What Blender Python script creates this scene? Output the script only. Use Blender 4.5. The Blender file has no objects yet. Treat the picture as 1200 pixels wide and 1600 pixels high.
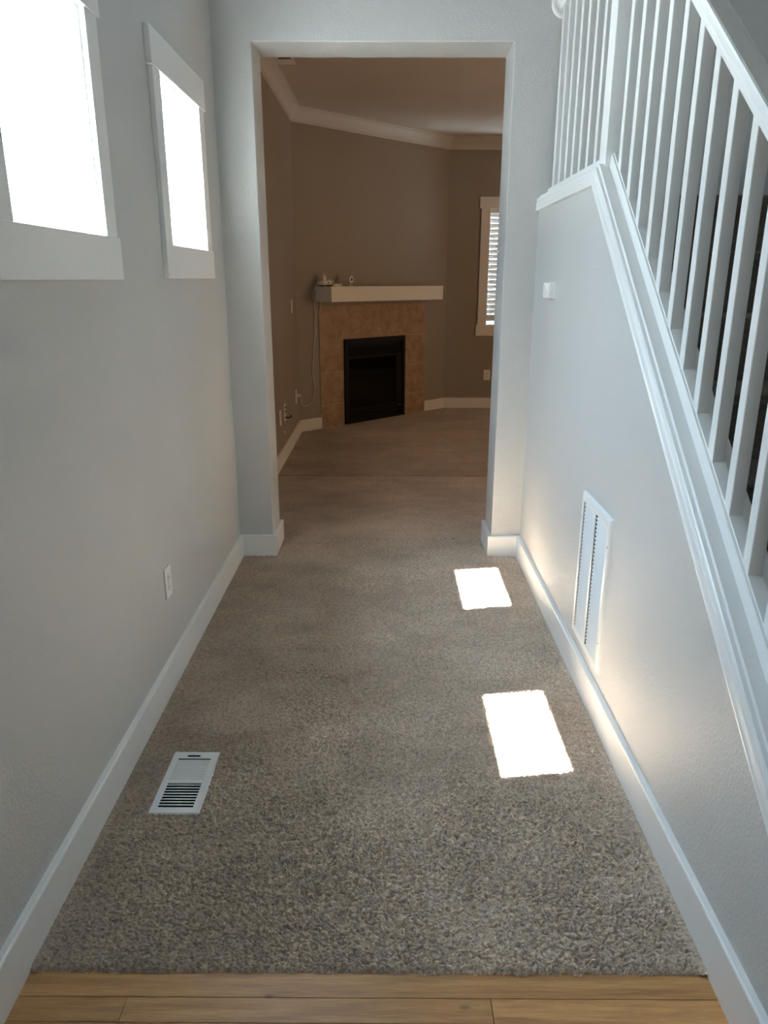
import bpy, bmesh, math, random
import numpy as np
from mathutils import Vector, Matrix

random.seed(7)
SC = bpy.context.scene
COL = SC.collection
R = math.radians

# ------------------------------------------------------------------ camera
F_PX = 1156.9
PITCH, YAW, ROLL = 0.3047, -0.0040, 0.0018
CAM_H = 1.5
cam_d = bpy.data.cameras.new('camera')
cam = bpy.data.objects.new('camera', cam_d)
COL.objects.link(cam)
cp, sp, cy, sy = math.cos(PITCH), math.sin(PITCH), math.cos(YAW), math.sin(YAW)
fwd = Vector((sy*cp, cy*cp, -sp))
rgt = Vector((cy, -sy, 0))
upv = rgt.cross(fwd)
cr, sr = math.cos(ROLL), math.sin(ROLL)
r2 = cr*rgt + sr*upv
u2 = -sr*rgt + cr*upv
cam.matrix_world = Matrix(((r2.x, u2.x, -fwd.x, 0), (r2.y, u2.y, -fwd.y, 0), (r2.z, u2.z, -fwd.z, CAM_H), (0, 0, 0, 1)))
cam_d.sensor_fit = 'VERTICAL'
cam_d.sensor_height = 24.0
cam_d.lens = 24.0*F_PX/1600.0
cam_d.clip_start = 0.02
cam_d.clip_end = 200
SC.camera = cam

# ------------------------------------------------------------------ light and exposure
SC.view_settings.view_transform = 'Standard'
SC.view_settings.look = 'None'
SC.view_settings.gamma = 1.0
SC.view_settings.use_curve_mapping = False
SC.view_settings.exposure = 1.63
SC.cycles.max_bounces = 14
SC.cycles.diffuse_bounces = 8
SC.cycles.transparent_max_bounces = 16
SC.cycles.sample_clamp_indirect = 12.0

SKY = 12.0            # strength of the daylight sky
SUN = 48.0           # strength of the direct sun
FAR_LIGHT = 8.0      # added warm area lamp at the unseen right wall of the far room

world = bpy.data.worlds.new('daylight')
SC.world = world
world.use_nodes = True
wn, wl = world.node_tree.nodes, world.node_tree.links
bg = wn['Background']
tc = wn.new('ShaderNodeTexCoord')
sep = wn.new('ShaderNodeSeparateXYZ')
rmp = wn.new('ShaderNodeValToRGB')
wl.new(tc.outputs['Generated'], sep.inputs[0])
mp = wn.new('ShaderNodeMapRange')
mp.inputs['From Min'].default_value = -1
mp.inputs['From Max'].default_value = 1
wl.new(sep.outputs['Z'], mp.inputs['Value'])
wl.new(mp.outputs[0], rmp.inputs[0])
e = rmp.color_ramp.elements
e[0].position = 0.0; e[0].color = (0.58, 0.63, 0.65, 1)
e[1].position = 1.0; e[1].color = (0.78, 1.06, 1.42, 1)
for pos, c in ((0.485, (0.64, 0.73, 0.80, 1)), (0.51, (0.36, 0.43, 0.49, 1)), (0.68, (0.52, 0.65, 0.78, 1)), (0.80, (0.74, 0.97, 1.24, 1))):
    q = e.new(pos); q.color = c
wl.new(rmp.outputs[0], bg.inputs['Color'])
bg.inputs['Strength'].default_value = SKY

sun_d = bpy.data.lights.new('sun', 'SUN')
sun_d.energy = SUN
sun_d.angle = R(0.53)
sun_d.color = (1.0, 0.98, 0.95)
sun = bpy.data.objects.new('sun', sun_d)
COL.objects.link(sun)
sun.location = (-6, -1, 9)
sun.rotation_euler = Vector((1.0, 0.165, -1.37)).to_track_quat('-Z', 'Y').to_euler()

def portal(loc, direction, sx, sz):
    d = bpy.data.lights.new('window_portal', 'AREA')
    d.shape = 'RECTANGLE'; d.size = sx; d.size_y = sz
    d.cycles.is_portal = True
    o = bpy.data.objects.new('window_portal', d)
    COL.objects.link(o)
    o.location = loc
    o.rotation_euler = Vector(direction).to_track_quat('-Z', 'Z').to_euler()
    return o

# ------------------------------------------------------------------ measured layout (metres)
xL, xR, D, T = -0.8302, 0.7518, 3.9589, 0.2619
OL, OR, OH = -0.6419, 0.5899, 2.5582        # opening left / right edge, height
DB = D + T
YC = 1.295                                   # carpet edge
XF = -0.893                                  # far room, left wall
YF = 9.06                                    # far room, end wall
XE = 3.70                                    # far room, right wall (out of view)
CZ = 2.995                                   # far room ceiling
HC = 5.30                                    # tall ceiling over hall and stairs
YB = -2.60                                   # foyer back wall
XS = 1.872                                   # stairwell right wall
WX = 0.873                                   # stringer wall, stair side
BBT, BBH = 0.0197, 0.1193
FA = Vector((-0.8905, 7.5137))               # corner wall origin
FU = Vector((0.71384, 0.70031))
FN = Vector((0.70031, -0.71384))
FLEN = 2.172
FROT = math.atan2(FU.y, FU.x)
CL = (-0.80, -0.30, 3.45, 4.25)             # added upper window, put in to light the floor
WEST = -0.98                                 # outer face of hall left wall
portal((-1.02, 2.003, 1.905), (1, 0, 0), 0.60, 0.62)
portal((-1.02, 3.265, 1.91), (1, 0, 0), 0.62, 0.62)
portal((0.16, YB-0.16, 2.47), (0, 1, 0), 0.65, 0.42)
portal((CL[0]/2+CL[1]/2, DB+0.02, CL[2]/2+CL[3]/2), (0, -1, 0), CL[1]-CL[0], CL[3]-CL[2])
portal((1.62, YF+0.17, 1.63), (0, -1, 0), 0.95, 1.33)

fl_d = bpy.data.lights.new('added_warm_area_light', 'AREA')
fl_d.shape = 'RECTANGLE'; fl_d.size = 1.7; fl_d.size_y = 1.5
fl_d.energy = FAR_LIGHT
fl_d.color = (1.0, 0.60, 0.28)
fl = bpy.data.objects.new('added_warm_area_light', fl_d)
COL.objects.link(fl)
fl.location = (XE-0.02, 6.3, 1.5)
fl.rotation_euler = Vector((-1, 0, 0)).to_track_quat('-Z', 'Z').to_euler()

# ------------------------------------------------------------------ materials
def new_mat(name):
    m = bpy.data.materials.new(name); m.use_nodes = True
    nt = m.node_tree
    return m, nt.nodes, nt.links, nt.nodes['Principled BSDF']

def coords(n, l, scale=(1, 1, 1)):
    t = n.new('ShaderNodeTexCoord'); mp = n.new('ShaderNodeMapping')
    mp.inputs['Scale'].default_value = scale
    l.new(t.outputs['Object'], mp.inputs['Vector'])
    return mp.outputs[0]

def noise(n, l, vec, scale, detail=2, rough=0.5):
    t = n.new('ShaderNodeTexNoise')
    t.inputs['Scale'].default_value = scale; t.inputs['Detail'].default_value = detail
    t.inputs['Roughness'].default_value = rough
    l.new(vec, t.inputs['Vector'])
    return t.outputs['Fac']

def ramp(n, l, fac, stops):
    r = n.new('ShaderNodeValToRGB')
    el = r.color_ramp.elements
    el[0].position, el[0].color = stops[0][0], (*stops[0][1], 1)
    el[1].position, el[1].color = stops[-1][0], (*stops[-1][1], 1)
    for p, c in stops[1:-1]:
        q = el.new(p); q.color = (*c, 1)
    l.new(fac, r.inputs[0])
    return r.outputs[0]

def bump(n, l, b, height, strength, dist):
    t = n.new('ShaderNodeBump')
    t.inputs['Strength'].default_value = strength; t.inputs['Distance'].default_value = dist
    l.new(height, t.inputs['Height']); l.new(t.outputs[0], b.inputs['Normal'])
    return t

def plain(name, col, rough=0.5, metal=0.0, spec=0.5, bscale=0, bstr=0.0, var=0.03, coat=0.0):
    m, n, l, b = new_mat(name)
    v = coords(n, l)
    f = noise(n, l, v, 6.0, 3)
    lo = tuple(c*(1-var) for c in col); hi = tuple(min(1, c*(1+var)) for c in col)
    l.new(ramp(n, l, f, [(0.3, lo), (0.7, hi)]), b.inputs['Base Color'])
    b.inputs['Roughness'].default_value = rough; b.inputs['Metallic'].default_value = metal
    b.inputs['Specular IOR Level'].default_value = spec
    b.inputs['Coat Weight'].default_value = coat
    if bscale:
        bump(n, l, b, noise(n, l, v, bscale, 2), bstr, 0.002)
    return m

def paint_mat(name, col, rough=0.55):
    # rolled orange-peel wall paint
    m, n, l, b = new_mat(name)
    v = coords(n, l)
    f = noise(n, l, v, 1.3, 3)
    l.new(ramp(n, l, f, [(0.3, tuple(c*0.97 for c in col)), (0.7, tuple(c*1.03 for c in col))]), b.inputs['Base Color'])
    b.inputs['Roughness'].default_value = rough
    b.inputs['Specular IOR Level'].default_value = 0.35
    a = noise(n, l, v, 105, 2, 0.55)
    s = n.new('ShaderNodeMapRange')
    s.inputs['From Min'].default_value = 0.42; s.inputs['From Max'].default_value = 0.66
    l.new(a, s.inputs['Value'])
    bump(n, l, b, s.outputs[0], 0.32, 0.0016)
    return m

M = {}
M['wall'] = paint_mat('grey_wall_paint', (0.56, 0.56, 0.55))
M['far_wall'] = paint_mat('greige_wall_paint', (0.335, 0.297, 0.252))
M['far_ceil'] = paint_mat('warm_ceiling_paint', (0.62, 0.56, 0.495), 0.7)
M['ceil'] = paint_mat('ceiling_paint', (0.70, 0.69, 0.67), 0.7)
M['trim'] = plain('white_semigloss_trim', (0.84, 0.84, 0.825), 0.36, bscale=35, bstr=0.008, var=0.01)
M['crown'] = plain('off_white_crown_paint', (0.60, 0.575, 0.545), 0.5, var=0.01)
M['white_metal'] = plain('white_enamel_metal', (0.80, 0.81, 0.80), 0.35, var=0.02)
M['white_plastic'] = plain('white_plastic', (0.82, 0.82, 0.79), 0.4, var=0.01)
M['cord'] = plain('white_cord_plastic', (0.74, 0.72, 0.68), 0.5)
M['vinyl'] = plain('white_vinyl', (0.84, 0.85, 0.85), 0.3, var=0.01)
M['gasket'] = plain('grey_gasket', (0.25, 0.26, 0.28), 0.6)
M['dark'] = plain('dark_cavity', (0.012, 0.012, 0.013), 0.8)
M['black_metal'] = plain('black_stove_metal', (0.006, 0.008, 0.013), 0.55, spec=0.2, var=0.1)
M['black_plastic'] = plain('black_plastic', (0.01, 0.01, 0.011), 0.3)
M['steel'] = plain('dull_steel', (0.45, 0.45, 0.44), 0.35, metal=1.0)
M['grout'] = plain('tan_grout', (0.60, 0.51, 0.41), 0.9, bscale=300, bstr=0.2)
M['blind'] = plain('white_faux_wood_slat', (0.78, 0.77, 0.74), 0.45, var=0.02)
M['log'] = plain('charred_ceramic_log', (0.07, 0.055, 0.045), 0.9, bscale=40, bstr=0.8, var=0.4)
M['added_fence'] = plain('added_fence_board', (0.09, 0.10, 0.105), 0.85, bscale=60, bstr=0.3, var=0.15)

def glass_mat(name, tint, gloss_rough=0.0):
    m = bpy.data.materials.new(name); m.use_nodes = True
    nt = m.node_tree; n, l = nt.nodes, nt.links
    n.clear()
    out = n.new('ShaderNodeOutputMaterial'); mix = n.new('ShaderNodeMixShader')
    tr = n.new('ShaderNodeBsdfTransparent'); gl = n.new('ShaderNodeBsdfGlossy')
    tr.inputs[0].default_value = (*tint, 1)
    gl.inputs['Roughness'].default_value = gloss_rough
    # Schlick reflectance of a thin sheet, the same from both of its faces
    g = n.new('ShaderNodeNewGeometry'); dot = n.new('ShaderNodeVectorMath'); dot.operation = 'DOT_PRODUCT'
    l.new(g.outputs['Incoming'], dot.inputs[0]); l.new(g.outputs['Normal'], dot.inputs[1])
    def mth(op, a, b=None):
        q = n.new('ShaderNodeMath'); q.operation = op
        for i, x in enumerate((a, b)):
            if x is None: continue
            if isinstance(x, (int, float)): q.inputs[i].default_value = x
            else: l.new(x, q.inputs[i])
        return q.outputs[0]
    c = mth('ABSOLUTE', dot.outputs['Value'])
    fr = mth('ADD', mth('MULTIPLY', mth('POWER', mth('SUBTRACT', 1.0, c), 5.0), 0.9), 0.035)
    l.new(fr, mix.inputs[0]); l.new(tr.outputs[0], mix.inputs[1]); l.new(gl.outputs[0], mix.inputs[2])
    l.new(mix.outputs[0], out.inputs[0])
    return m
M['glass'] = glass_mat('window_glass', (0.96, 0.98, 0.97))
M['fire_glass'] = glass_mat('smoked_fire_glass', (0.35, 0.36, 0.40), 0.06)

def carpet_mat(name, tone=1.0):
    m, n, l, b = new_mat(name)
    v = coords(n, l)
    vs = coords(n, l, (0.7, 1.0, 1.0))
    fine = noise(n, l, v, 520, 2, 0.6)
    tuft = noise(n, l, v, 150, 2, 0.6)
    big = noise(n, l, vs, 2.1, 4, 0.6)
    mid = noise(n, l, vs, 9.0, 3, 0.6)
    c1 = ramp(n, l, fine, [(0.28, (0.50, 0.39, 0.295)), (0.50, (0.66, 0.53, 0.41)), (0.72, (0.82, 0.67, 0.53))])
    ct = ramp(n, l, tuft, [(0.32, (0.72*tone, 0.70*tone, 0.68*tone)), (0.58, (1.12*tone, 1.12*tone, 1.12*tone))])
    c2 = ramp(n, l, big, [(0.36, (0.80, 0.785, 0.77)), (0.62, (1.08, 1.08, 1.08))])
    c3 = ramp(n, l, mid, [(0.30, (0.90, 0.89, 0.88)), (0.65, (1.04, 1.04, 1.04))])
    mx = n.new('ShaderNodeMix'); mx.data_type = 'RGBA'; mx.blend_type = 'MULTIPLY'; mx.inputs['Factor'].default_value = 1
    l.new(c1, mx.inputs['A']); l.new(c2, mx.inputs['B'])
    mx2 = n.new('ShaderNodeMix'); mx2.data_type = 'RGBA'; mx2.blend_type = 'MULTIPLY'; mx2.inputs['Factor'].default_value = 1
    l.new(mx.outputs['Result'], mx2.inputs['A']); l.new(c3, mx2.inputs['B'])
    mx3 = n.new('ShaderNodeMix'); mx3.data_type = 'RGBA'; mx3.blend_type = 'MULTIPLY'; mx3.inputs['Factor'].default_value = 1
    l.new(mx2.outputs['Result'], mx3.inputs['A']); l.new(ct, mx3.inputs['B'])
    # darker in an irregular band along the left wall
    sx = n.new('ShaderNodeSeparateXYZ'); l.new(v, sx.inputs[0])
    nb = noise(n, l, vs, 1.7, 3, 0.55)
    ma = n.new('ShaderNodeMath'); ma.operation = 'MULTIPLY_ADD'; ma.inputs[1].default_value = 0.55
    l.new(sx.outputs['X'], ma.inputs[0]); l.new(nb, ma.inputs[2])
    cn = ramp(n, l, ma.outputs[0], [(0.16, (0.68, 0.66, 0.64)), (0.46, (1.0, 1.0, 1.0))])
    gr_ = ramp(n, l, noise(n, l, v, 62, 2, 0.7), [(0.34, (0.76, 0.75, 0.74)), (0.60, (1.10, 1.10, 1.10))])
    mx5 = n.new('ShaderNodeMix'); mx5.data_type = 'RGBA'; mx5.blend_type = 'MULTIPLY'; mx5.inputs['Factor'].default_value = 1
    l.new(mx3.outputs['Result'], mx5.inputs['A']); l.new(gr_, mx5.inputs['B'])
    mx3 = mx5
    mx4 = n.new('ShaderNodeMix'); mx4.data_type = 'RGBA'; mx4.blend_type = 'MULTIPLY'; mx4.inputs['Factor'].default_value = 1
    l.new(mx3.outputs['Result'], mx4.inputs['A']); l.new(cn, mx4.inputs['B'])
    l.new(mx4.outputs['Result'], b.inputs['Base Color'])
    b.inputs['Roughness'].default_value = 0.95
    b.inputs['Specular IOR Level'].default_value = 0.1
    b.inputs['Sheen Weight'].default_value = 0.25
    b.inputs['Sheen Roughness'].default_value = 0.6
    add = n.new('ShaderNodeMath'); add.operation = 'ADD'
    l.new(fine, add.inputs[0]); l.new(tuft, add.inputs[1])
    bump(n, l, b, add.outputs[0], 0.55, 0.005)
    return m
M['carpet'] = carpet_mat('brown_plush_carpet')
M['dimmed_far_carpet'] = carpet_mat('brown_plush_carpet_far_dimmed', 0.80)  # same carpet, the far room's dimness put into a darker tone
M['shaded_stair_carpet'] = carpet_mat('shade_toned_stair_carpet', 0.22)  # same carpet, darkened to paint in the stairwell's deep shade

def wood_mat():
    m, n, l, b = new_mat('oak_strip_floor')
    oi = n.new('ShaderNodeObjectInfo')
    tcn = n.new('ShaderNodeTexCoord')
    geo = n.new('ShaderNodeAttribute'); geo.attribute_name = 'board'
    mp = n.new('ShaderNodeMapping')
    mp.inputs['Scale'].default_value = (1.6, 22, 6)
    l.new(tcn.outputs['Object'], mp.inputs['Vector'])
    cmb = n.new('ShaderNodeCombineXYZ')
    mul = n.new('ShaderNodeMath'); mul.operation = 'MULTIPLY'; mul.inputs[1].default_value = 37.0
    l.new(geo.outputs['Fac'], mul.inputs[0])
    l.new(mul.outputs[0], cmb.inputs['X']); l.new(mul.outputs[0], cmb.inputs['Z'])
    l.new(cmb.outputs[0], mp.inputs['Location'])
    g1 = noise(n, l, mp.outputs[0], 2.2, 5, 0.62)
    mp2 = n.new('ShaderNodeMapping'); mp2.inputs['Scale'].default_value = (9, 260, 20)
    l.new(tcn.outputs['Object'], mp2.inputs['Vector'])
    g2 = noise(n, l, mp2.outputs[0], 2.0, 3, 0.6)
    c1 = ramp(n, l, g1, [(0.28, (0.38, 0.185, 0.065)), (0.5, (0.58, 0.305, 0.115)), (0.72, (0.71, 0.41, 0.165))])
    c2 = ramp(n, l, g2, [(0.3, (0.80, 0.78, 0.75)), (0.62, (1.04, 1.04, 1.04))])
    mx = n.new('ShaderNodeMix'); mx.data_type = 'RGBA'; mx.blend_type = 'MULTIPLY'; mx.inputs['Factor'].default_value = 1
    l.new(c1, mx.inputs['A']); l.new(c2, mx.inputs['B'])
    c3 = ramp(n, l, geo.outputs['Fac'], [(0.0, (0.80, 0.78, 0.74)), (1.0, (1.18, 1.16, 1.12))])
    mx2 = n.new('ShaderNodeMix'); mx2.data_type = 'RGBA'; mx2.blend_type = 'MULTIPLY'; mx2.inputs['Factor'].default_value = 1
    l.new(mx.outputs['Result'], mx2.inputs['A']); l.new(c3, mx2.inputs['B'])
    # knots
    vo = n.new('ShaderNodeTexVoronoi'); vo.inputs['Scale'].default_value = 1.0
    mp3 = n.new('ShaderNodeMapping'); mp3.inputs['Scale'].default_value = (4.4, 9.0, 3); mp3.inputs['Location'].default_value = (0.35, 0.1, 0)
    l.new(tcn.outputs['Object'], mp3.inputs['Vector']); l.new(mp3.outputs[0], vo.inputs['Vector'])
    k = ramp(n, l, vo.outputs['Distance'], [(0.03, (0.30, 0.24, 0.20)), (0.085, (1, 1, 1))])
    mx3 = n.new('ShaderNodeMix'); mx3.data_type = 'RGBA'; mx3.blend_type = 'MULTIPLY'; mx3.inputs['Factor'].default_value = 1
    l.new(mx2.outputs['Result'], mx3.inputs['A']); l.new(k, mx3.inputs['B'])
    l.new(mx3.outputs['Result'], b.inputs['Base Color'])
    b.inputs['Roughness'].default_value = 0.38
    bump(n, l, b, g2, 0.10, 0.001)
    return m
M['wood'] = wood_mat()

def tile_mat():
    m, n, l, b = new_mat('tan_mottled_ceramic_tile')
    v = coords(n, l)
    f = noise(n, l, v, 9, 5, 0.65)
    g = noise(n, l, v, 42, 3, 0.6)
    c1 = ramp(n, l, f, [(0.30, (0.28, 0.19, 0.12)), (0.52, (0.40, 0.275, 0.178)), (0.74, (0.50, 0.355, 0.235))])
    c2 = ramp(n, l, g, [(0.3, (0.82, 0.80, 0.78)), (0.6, (1.05, 1.05, 1.05))])
    mx = n.new('ShaderNodeMix'); mx.data_type = 'RGBA'; mx.blend_type = 'MULTIPLY'; mx.inputs['Factor'].default_value = 1
    l.new(c1, mx.inputs['A']); l.new(c2, mx.inputs['B'])
    l.new(mx.outputs['Result'], b.inputs['Base Color'])
    b.inputs['Roughness'].default_value = 0.5
    bump(n, l, b, g, 0.1, 0.002)
    return m
M['tile'] = tile_mat()

# ------------------------------------------------------------------ mesh helpers
class MB:
    def __init__(s): s.v = []; s.f = []
    def add(s, vs, fs):
        o = len(s.v); s.v += [tuple(p) for p in vs]; s.f += [tuple(i+o for i in q) for q in fs]; return s
    def box(s, x0, y0, z0, x1, y1, z1):
        v = [(x, y, z) for z in (z0, z1) for y in (y0, y1) for x in (x0, x1)]
        return s.add(v, [(0, 2, 3, 1), (4, 5, 7, 6), (0, 1, 5, 4), (2, 6, 7, 3), (0, 4, 6, 2), (1, 3, 7, 5)])
    def rings(s, rings, closed=True, caps=True, loop=False):
        n = len(rings[0]); o = len(s.v)
        for r in rings: s.v += [tuple(p) for p in r]
        m = len(rings)
        for i in range(m if loop else m-1):
            a = o+i*n; b = o+((i+1) % m)*n
            for j in range(n if closed else n-1):
                k = (j+1) % n
                s.f.append((a+j, a+k, b+k, b+j))
        if caps and closed and not loop:
            s.f.append(tuple(o+j for j in range(n))[::-1]); s.f.append(tuple(o+(m-1)*n+j for j in range(n)))
        return s
    def prism(s, pts, axis, lo, hi):
        def P(a, b, c): return {0: (c, a, b), 1: (a, c, b), 2: (a, b, c)}[axis]
        return s.rings([[P(a, b, lo) for a, b in pts], [P(a, b, hi) for a, b in pts]])
    def tube(s, pts, r, n=8, caps=True):
        pts = [Vector(p) for p in pts]; rr = r if isinstance(r, (list, tuple)) else [r]*len(pts)
        rings = []; ref = None
        for i, p in enumerate(pts):
            d = (pts[min(i+1, len(pts)-1)]-pts[max(i-1, 0)]).normalized()
            if ref is None:
                ref = Vector((0, 0, 1)) if abs(d.z) < .9 else Vector((1, 0, 0))
            a = (ref-d*ref.dot(d)).normalized(); b = d.cross(a); ref = a
            rings.append([p+(a*math.cos(t)+b*math.sin(t))*rr[i] for t in [2*math.pi*k/n for k in range(n)]])
        return s.rings(rings, caps=caps)
    def cyl(s, p0, p1, r, n=20): return s.tube([p0, p1], r, n)
    def build(s, name, mat, parent=None, loc=(0, 0, 0), rotz=0.0, bevel=0.0, seg=2, smooth=False, kind=None, merge=False):
        me = bpy.data.meshes.new(name)
        bm = bmesh.new()
        vs = [bm.verts.new(p) for p in s.v]
        for q in s.f:
            try: bm.faces.new([vs[i] for i in q])
            except ValueError: pass
        if merge: bmesh.ops.remove_doubles(bm, verts=bm.verts, dist=1e-5)
        bmesh.ops.recalc_face_normals(bm, faces=bm.faces)
        if smooth:
            for q in bm.faces: q.smooth = True
        bm.to_mesh(me); bm.free()
        o = bpy.data.objects.new(name, me); COL.objects.link(o)
        me.materials.append(mat)
        o.location = loc; o.rotation_euler = (0, 0, rotz)
        if parent is not None: o.parent = parent
        if bevel:
            b = o.modifiers.new('edge', 'BEVEL'); b.width = bevel; b.segments = seg; b.limit_method = 'ANGLE'; b.angle_limit = R(40)
        if smooth:
            try:
                me.set_sharp_from_angle(angle=R(38))
            except Exception: pass
        if kind: o['kind'] = kind
        return o

def struct(o): o['kind'] = 'structure'; return o

def thing(name, label, cat, loc=(0, 0, 0), rotz=0.0, group=None):
    o = bpy.data.objects.new(name, None); COL.objects.link(o)
    o.empty_display_size = 0.05
    o.location = loc; o.rotation_euler = (0, 0, rotz)
    o['label'] = label; o['category'] = cat
    if group: o['group'] = group
    return o

def tag(o, label, cat, group=None):
    o['label'] = label; o['category'] = cat
    if group: o['group'] = group
    return o

def Fw(s, off, z):                      # a point on the angled corner wall
    p = FA + FU*s + FN*off
    return (p.x, p.y, z)

def plan_sweep(path, prof, i0=None, i1=None, side=-1):
    """prof: (offset from wall, z); offset goes to the right of travel."""
    P = [Vector(p) for p in path]; n = len(P)
    def nrm(a, b):
        d = (b-a).normalized(); return Vector((d.y, -d.x))
    rings = []
    for i in range(n):
        n1 = nrm(P[i-1], P[i]) if i > 0 else None
        n2 = nrm(P[i], P[i+1]) if i < n-1 else None
        if n1 is None: m = n2
        elif n2 is None: m = n1
        else: m = (n1+n2)/(1+n1.dot(n2))
        rings.append([(P[i].x+m.x*o, P[i].y+m.y*o, z) for o, z in prof])
    i0 = 0 if i0 is None else i0; i1 = n-1 if i1 is None else i1
    return MB().rings(rings[i0:i1+1])

def wall_panel(axis, at, thick, us, vs, hole):
    """wall with holes: faces on a u/v grid of plane axis=at, extruded by thick. hole(u, v) -> True to omit."""
    mb = MB(); us = sorted(us); vs = sorted(vs)
    def P(u, v, d):
        return (at+d, u, v) if axis == 0 else (u, at+d, v)
    cells = {(i, j) for i in range(len(us)-1) for j in range(len(vs)-1) if not hole((us[i]+us[i+1])/2, (vs[j]+vs[j+1])/2)}
    for i, j in cells:
        a, b, c, d = (us[i], vs[j]), (us[i+1], vs[j]), (us[i+1], vs[j+1]), (us[i], vs[j+1])
        for dd in (0, thick):
            mb.add([P(*q, dd) for q in (a, b, c, d)], [(0, 1, 2, 3)])
        for (e0, e1, ni, nj) in ((a, b, i, j-1), (b, c, i+1, j), (c, d, i, j+1), (d, a, i-1, j)):
            if (ni, nj) not in cells:
                mb.add([P(*e0, 0), P(*e1, 0), P(*e1, thick), P(*e0, thick)], [(0, 1, 2, 3)])
    return mb

# ------------------------------------------------------------------ floors
def lattice(rng, xs, ys, cell_x, cell_y):
    """smooth value noise sampled at the grid xs x ys"""
    gx = xs/cell_x; gy = ys/cell_y
    ix = np.floor(gx).astype(int); iy = np.floor(gy).astype(int)
    ox, oy = ix.min(), iy.min()
    g = rng.random((ix.max()-ox+2, iy.max()-oy+2))
    fx = gx-ix; fy = gy-iy
    fx = fx*fx*(3-2*fx); fy = fy*fy*(3-2*fy)
    ix -= ox; iy -= oy
    a = g[np.ix_(ix, iy)]; b = g[np.ix_(ix+1, iy)]; c = g[np.ix_(ix, iy+1)]; d = g[np.ix_(ix+1, iy+1)]
    fx = fx[:, None]; fy = fy[None, :]
    return (a*(1-fx)+b*fx)*(1-fy)+(c*(1-fx)+d*fx)*fy

def scatter_noise(rng, X, Y, cell_x, cell_y, ang):
    """the same noise at arbitrary points, its lattice turned by ang"""
    c, s_ = math.cos(ang), math.sin(ang)
    gx = (X*c-Y*s_)/cell_x; gy = (X*s_+Y*c)/cell_y
    ix = np.floor(gx).astype(int); iy = np.floor(gy).astype(int)
    fx = gx-ix; fy = gy-iy
    ix -= ix.min(); iy -= iy.min()
    g = rng.random((ix.max()+2, iy.max()+2))
    fx = fx*fx*(3-2*fx); fy = fy*fy*(3-2*fy)
    return (g[ix, iy]*(1-fx)+g[ix+1, iy]*fx)*(1-fy)+(g[ix, iy+1]*(1-fx)+g[ix+1, iy+1]*fx)*fy

def grid_object(name, xs, ys, Z, mat, skip=None, DX=None, DY=None):
    nx, ny = len(xs), len(ys)
    V = np.zeros((nx, ny, 3)); V[:, :, 0] = xs[:, None]; V[:, :, 1] = ys[None, :]; V[:, :, 2] = Z
    if DX is not None: V[:, :, 0] += DX
    if DY is not None: V[:, :, 1] += DY
    i, j = np.meshgrid(np.arange(nx-1), np.arange(ny-1), indexing='ij')
    if skip is not None:
        cx = (xs[:-1]+xs[1:])/2; cyy = (ys[:-1]+ys[1:])/2
        keep = ~skip(cx[:, None], cyy[None, :])
        i, j = i[keep], j[keep]
    else:
        i, j = i.ravel(), j.ravel()
    a = i*ny+j
    faces = np.stack([a, a+ny, a+ny+1, a+1], axis=1)
    me = bpy.data.meshes.new(name)
    me.vertices.add(nx*ny); me.vertices.foreach_set('co', V.reshape(-1))
    me.loops.add(faces.size); me.loops.foreach_set('vertex_index', faces.ravel())
    me.polygons.add(len(faces)); me.polygons.foreach_set('loop_start', np.arange(0, faces.size, 4))
    me.polygons.foreach_set('loop_total', np.full(len(faces), 4))
    me.polygons.foreach_set('use_smooth', np.ones(len(faces), bool))
    me.update(); me.validate()
    o = bpy.data.objects.new(name, me); COL.objects.link(o); me.materials.append(mat)
    return o

REG = (-0.698, 1.806, -0.552, 2.098)          # floor register footprint
rng = np.random.default_rng(11)
xs = np.arange(xL+0.004, xR-0.002, 0.0019)
y_list = [YC-0.004]
while y_list[-1] < DB+0.02:
    y_list.append(y_list[-1]+0.0016+0.0014*max(0, y_list[-1]-1.3))
ys = np.array(y_list)
XX, YY = np.meshgrid(xs, ys, indexing='ij')
WX_ = XX+0.010*(lattice(rng, xs, ys, 0.028, 0.022)-0.5)
WY_ = YY+0.008*(lattice(rng, xs, ys, 0.025, 0.020)-0.5)
t1 = 0.5+0.62*(scatter_noise(rng, WX_, WY_, 0.0115, 0.0068, 0.35)+scatter_noise(rng, WX_, WY_, 0.0135, 0.0075, -0.45)-1.0)
t2 = lattice(rng, xs, ys, 0.0062, 0.0052)
t3 = lattice(rng, xs, ys, 0.035, 0.022)
t4 = lattice(rng, xs, ys, 0.30, 0.16)
amp = 0.55+0.75*lattice(rng, xs, ys, 0.22, 0.12)
side_calm = 0.45+0.55*np.clip((xs[:, None]+0.62)/0.45, 0, 1)       # the pile lies flatter along the left wall
Z = amp*side_calm*(np.minimum(np.abs(2*t1-1)*3.4, 1)**0.8*0.0110-0.0090+(t3-0.5)*0.005)+(t2-0.5)*0.0060+(t4-0.5)*0.003-0.001
Z = Z*np.clip(0.65+0.5*(4.2-ys[None, :])/2.2, 0.65, 1)
# crease running from the sun patch to the baseboard
cpts = np.array([(0.520, 2.245), (0.560, 2.275), (0.592, 2.325), (0.612, 2.395)])
for k in range(len(cpts)-1):
    p, q = cpts[k], cpts[k+1]; dv = q-p; L2 = dv@dv
    tt = np.clip(((xs[:, None]-p[0])*dv[0]+(ys[None, :]-p[1])*dv[1])/L2, 0, 1)
    dist = np.hypot(xs[:, None]-p[0]-tt*dv[0], ys[None, :]-p[1]-tt*dv[1])
    Z -= 0.006*np.exp(-(dist/0.006)**2)
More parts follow.
